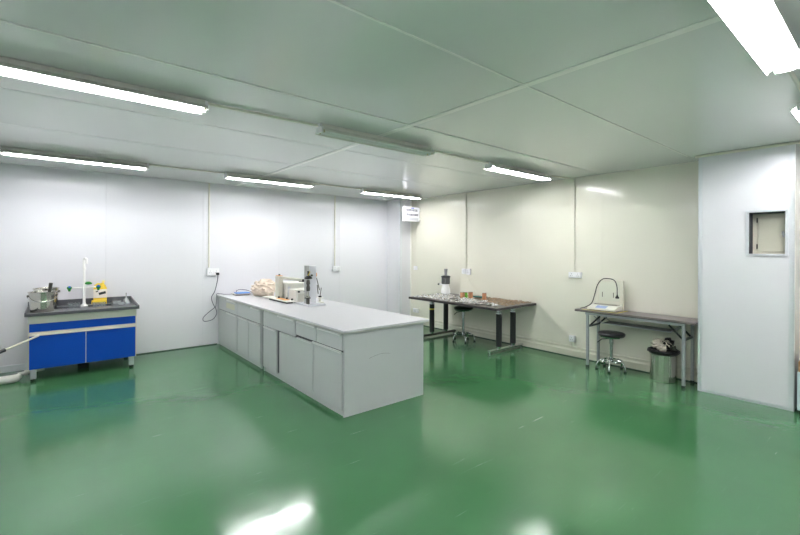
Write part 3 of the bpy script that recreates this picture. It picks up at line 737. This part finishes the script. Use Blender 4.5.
# ------------------------------------------------------------------ stools
def stool(x, y, zs, label, rr=.19, rot=.3):
    t = thing('swivel_stool', (x, y, 0), label, 'stool')
    r = .165
    MB().lathe([(0, zs-.048), (r*.93, zs-.048), (r, zs-.038), (r+.004, zs-.02), (r-.01, zs-.004), (r*.7, zs+.004), (0, zs+.006)], (x, y, 0), 36).build('seat', M['seat'], t)
    MB().lathe([(0, zs-.062), (r*.90, zs-.062), (r*.95, zs-.0485), (0, zs-.0485)], (x, y, 0), 36).build('seat_rim', M['chrome'], t)
    MB().lathe([(0, .10), (.026, .10), (.026, .17), (.022, .175), (.022, zs-.16), (.028, zs-.155), (.028, zs-.09), (.06, zs-.066), (.06, zs-.0625), (0, zs-.0625)], (x, y, 0), 20).build('gas_column', M['chrome'], t)
    MB().tube([(x-.02, y+.02, zs-.085), (x-.06, y+.10, zs-.10), (x-.08, y+.15, zs-.15)], .006, 8).build('lever', M['blackrub'], t)
    ring = [(x+rr*math.cos(2*PI*k/32), y+rr*math.sin(2*PI*k/32), .125) for k in range(33)]
    MB().tube(ring, .009, 10, False).build('foot_ring', M['chrome'], t)
    for k in range(5):
        a = rot+2*PI*k/5; c, s = math.cos(a), math.sin(a)
        l = MB().tube([(x+c*.018, y+s*.018, .115), (x+c*.12, y+s*.12, .135), (x+c*(rr+.02), y+s*(rr+.02), .11), (x+c*(rr+.045), y+s*(rr+.045), .06), (x+c*(rr+.045), y+s*(rr+.045), .022)], .012, 10).build('leg', M['chrome'], t)
        MB().lathe([(0, 0), (.018, 0), (.02, .018), (.012, .0215), (0, .0215)], (x+c*(rr+.045), y+s*(rr+.045), 0), 14).build('glide', M['blackrub'], l)
stool(5.53, 4.95, .60, 'chrome swivel stool with black seat under the paper-covered work table', .15)
stool(5.735, 2.505, .505, 'chrome swivel stool with round black seat under the grey folding table', .135, .9)

# ------------------------------------------------------------------ folding table
t = thing('folding_table', (5.79, 2.23, 0), 'narrow folding table with brown top and grey steel legs by the partition', 'table')
FX0, FX1, FY0, FY1, FT = 5.595, 5.975, 1.525, 2.945, .782
tp = MB().box(FX0, FX1, FY0, FY1, FT-.022, FT, .003).build('tabletop', M['woodtop'], t)
MB().box(FX0-.002, FX1+.002, FY0-.002, FY1+.002, FT-.030, FT-.0225, .002).build('edge_band', M['tableedge'], tp)
MB().box(FX0+.01, FX0+.04, 1.62, 2.80, .720, FT-.0305, .002).box(FX1-.04, FX1-.01, 1.62, 2.80, .720, FT-.0305, .002).build('side_rail', M['greypaint'], t)
for y in (2.775, 1.64):
    for x in (FX0+.03, FX1-.035):
        l = MB().box(x-.016, x+.016, y-.016, y+.016, .0305, .7195, .003).build('leg', M['greypaint'], t)
        MB().box(x-.018, x+.018, y-.018, y+.018, 0, .030, .003).build('foot_cap', M['blackrub'], l)
    MB().box(FX0+.047, FX1-.052, y-.010, y+.010, .545, .570, .002).build('cross_bar', mat('dark_grey_bar', (92, 96, 98), .4), t)
    s = -1 if y > 2 else 1
    for x in (FX0+.05, FX1-.055):
        MB().bar((x, y+s*.012, .56), (x, y+s*.16, .712), .010, .022).build('folding_brace', M['black'], t)
sh = MB().box(FX0+.09, FX1-.07, 1.79, 2.60, .618, .626)
sh.build('shelf', mat('shelf_black', (62, 64, 66), .35), t)
MB().tube([(FX0+.09, 2.72, .70), (FX0+.085, 2.60, .620), (FX0+.085, 1.79, .620), (FX0+.09, 1.70, .70)], .007, 8).tube([(FX1-.07, 2.72, .70), (FX1-.065, 2.60, .620), (FX1-.065, 1.79, .620), (FX1-.07, 1.70, .70)], .007, 8).build('shelf_rail', M['greypaint'], t)
# yellow tape on the top
MB().box(FX0+.02, FX0+.045, 2.40, 2.86, FT+.0002, FT+.0009).box(FX0+.02, FX1-.02, 2.375, 2.40, FT+.0002, FT+.0009).build('yellow_tape', M['tape'], tp)

# scale with raised lid/back panel
t = thing('electronic_balance', (5.80, 2.62, FT), 'white electronic balance with upright back panel on the folding table', 'scale')
z = FT+.0012
MB().extr([(5.66, z+.008), (5.66, z+.030), (5.78, z+.062), (5.90, z+.066), (5.90, z+.008)], 'y', 2.435, 2.80).build('balance_body', M['offwhite'], t)
MB().box(5.68, 5.88, 2.45, 2.785, z, z+.0078).build('feet', M['blackrub'], t)
MB().extr([(5.675, z+.0355), (5.755, z+.057), (5.755, z+.059), (5.675, z+.0375)], 'y', 2.56, 2.70).build('display', mat('display_blue', (150, 170, 215), .3), t)
MB().box(5.80, 5.895, 2.46, 2.77, z+.0665, z+.078, .003).build('weighing_pan', M['steel'], t)
MB().box(5.90, 5.935, 2.425, 2.77, z, 1.185, .006).build('back_panel', mat('back_cream', (218, 216, 200), .3), t)
MB().box(5.896, 5.8995, 2.47, 2.745, .90, 1.165, .001).build('panel_face', mat('panel_pale', (222, 224, 208), .2, coat=.3), t)
for y in (2.55, 2.70): MB().box(5.8925, 5.8955, y-.004, y+.004, .95, 1.02).build('panel_catch', M['darkmetal'], t)
t = thing('power_cable', (5.70, 2.87, FT), 'black cable arching over the white balance with its plug hanging in front', 'cable')
MB().tube(smooth([(5.66, 2.90, FT+.006), (5.70, 2.84, FT+.03), (5.74, 2.775, .87), (5.77, 2.745, 1.00), (5.79, 2.72, 1.12), (5.80, 2.66, 1.20), (5.80, 2.58, 1.215), (5.80, 2.50, 1.195), (5.80, 2.465, 1.12), (5.80, 2.46, 1.0)]), .006, 10).build('cord', M['black'], t)
MB().lathe([(0, .05), (.008, .05), (.012, .03), (.024, .018), (.024, 0), (0, 0)], (5.80, 2.46, .955), 16).build('plug', M['black'], t)

# ------------------------------------------------------------------ trash bin
c = (5.80, 1.905, 0)
t = thing('trash_bin', c, 'round stainless steel trash bin with black bag under the folding table', 'bin')
prof = [(0, .004), (.140, .004), (.145, .0), (.148, .006), (.148, .345), (.152, .352), (.148, .356), (.140, .350), (.138, .02), (0, .02)]
MB().lathe(prof, c, 40).build('bin_body', M['steel'], t)
b = bmesh.new(); rings = []
for i, (r, z) in enumerate([(.1495, .325), (.158, .338), (.172, .352), (.168, .375), (.155, .382), (.142, .365), (.12, .34)]):
    ring = []
    for k in range(48):
        a = 2*PI*k/48; nz = mn.noise(Vector((math.cos(a)*4, math.sin(a)*4, i*.8)))
        nz = nz*.012 if i > 0 else 0
        ring.append(b.verts.new((c[0]+(r+abs(nz))*math.cos(a), c[1]+(r+abs(nz))*math.sin(a), z+nz*.8)))
    rings.append(ring)
for i in range(len(rings)-1):
    for k in range(48): b.faces.new((rings[i][k], rings[i][(k+1) % 48], rings[i+1][(k+1) % 48], rings[i+1][k]))
b.faces.new(rings[-1])
bmesh.ops.recalc_face_normals(b, faces=b.faces[:])
mb = MB(); mb._merge(b); mb.build('bin_liner', M['bag'], t, sharp=70)
random.seed(9)
def crumple(cx, cy, cz, r, m, label, name='crumpled_wrapper', cat='rubbish', sz=1.):
    b = bmesh.new(); bmesh.ops.create_icosphere(b, subdivisions=3, radius=1)
    sd = random.uniform(0, 30)
    for v in b.verts:
        p = v.co.copy(); k = .72+.75*abs(mn.noise(p*1.9+Vector((sd, 0, 0))))+.3*mn.noise(p*4+Vector((0, sd, 0)))
        v.co = Vector((cx+p.x*r*k, cy+p.y*r*k, cz+p.z*r*k*sz))
    mb = MB(); mb._merge(b); tag(mb.build(name, m, sharp=25), label, cat)
crumple(5.775, 1.955, .44, .072, M['foil'], 'crumpled pale wrapper on the left of the heap in the trash bin')
crumple(5.83, 1.87, .45, .075, M['bag'], 'crumpled black plastic at the top of the heap in the trash bin')
crumple(5.70, 1.885, .41, .050, M['foil'], 'small pale wrapper at the front of the trash bin heap')
crumple(5.80, 1.80, .405, .036, M['darkmetal'], 'dark crumpled scrap on the right side of the trash bin heap')
mb = MB()
for k in range(7):
    a = k*.9+.2
    mb.tube(smooth([(5.77+.06*math.cos(a), 1.90+.07*math.sin(a), .44), (5.78+.03*math.cos(a+1), 1.89+.04*math.sin(a+1), .495), (5.78+.07*math.cos(a+1.9), 1.87+.08*math.sin(a+1.9), .43)]), .0045, 6)
tag(mb.build('plastic_strapping', M['foil']), 'tangle of pale plastic strapping on top of the full trash bin', 'strap', kind='stuff')

# ------------------------------------------------------------------ cabinet at the right frame edge
t = thing('side_cabinet', (5.75, .42, 0), 'pale blue-white low cabinet cut off by the right edge beside the partition', 'cabinet')
MB().box(5.60, 5.97, .15, .675, .04, .415, .004).build('carcass', M['paleblue'], t)
MB().box(5.585, 5.5995, .16, .665, .05, .405, .003).build('door', M['paleblue'], t)
MB().box(5.62, 5.95, .17, .66, 0, .0395).build('plinth', M['blackrub'], t)
t = thing('cardboard_box', (5.75, .45, .416), 'brown cardboard box on the low cabinet at the right edge', 'box')
MB().box(5.605, 5.90, .25, .668, .416, .515, .003).build('carton', M['cardboard'], t)
MB().box(5.604, 5.901, .43, .47, .5152, .5158).build('packing_tape', M['tape'], t)

# ------------------------------------------------------------------ world, camera, view
w = bpy.data.worlds.new('world'); S.world = w; w.use_nodes = True
w.node_tree.nodes['Background'].inputs[0].default_value = (.8, .85, .9, 1); w.node_tree.nodes['Background'].inputs[1].default_value = .2
cam = bpy.data.cameras.new('camera'); co = bpy.data.objects.new('camera', cam); COL.objects.link(co)
cam.sensor_width = 36; cam.lens = 416.79/800*36; cam.shift_y = -(267.5-250.12)/800
cam.clip_start = .05
th = math.radians(39.471)
co.matrix_world = Matrix.Translation((0, 0, 1.591)) @ Matrix.Rotation(-th, 4, 'Z') @ Matrix.Rotation(PI/2, 4, 'X') @ Matrix.Rotation(math.radians(.241), 4, 'Z')
S.camera = co
S.view_settings.view_transform = 'Standard'; S.view_settings.look = 'None'
S.view_settings.exposure = 1.8; S.view_settings.gamma = 1; S.view_settings.use_curve_mapping = False
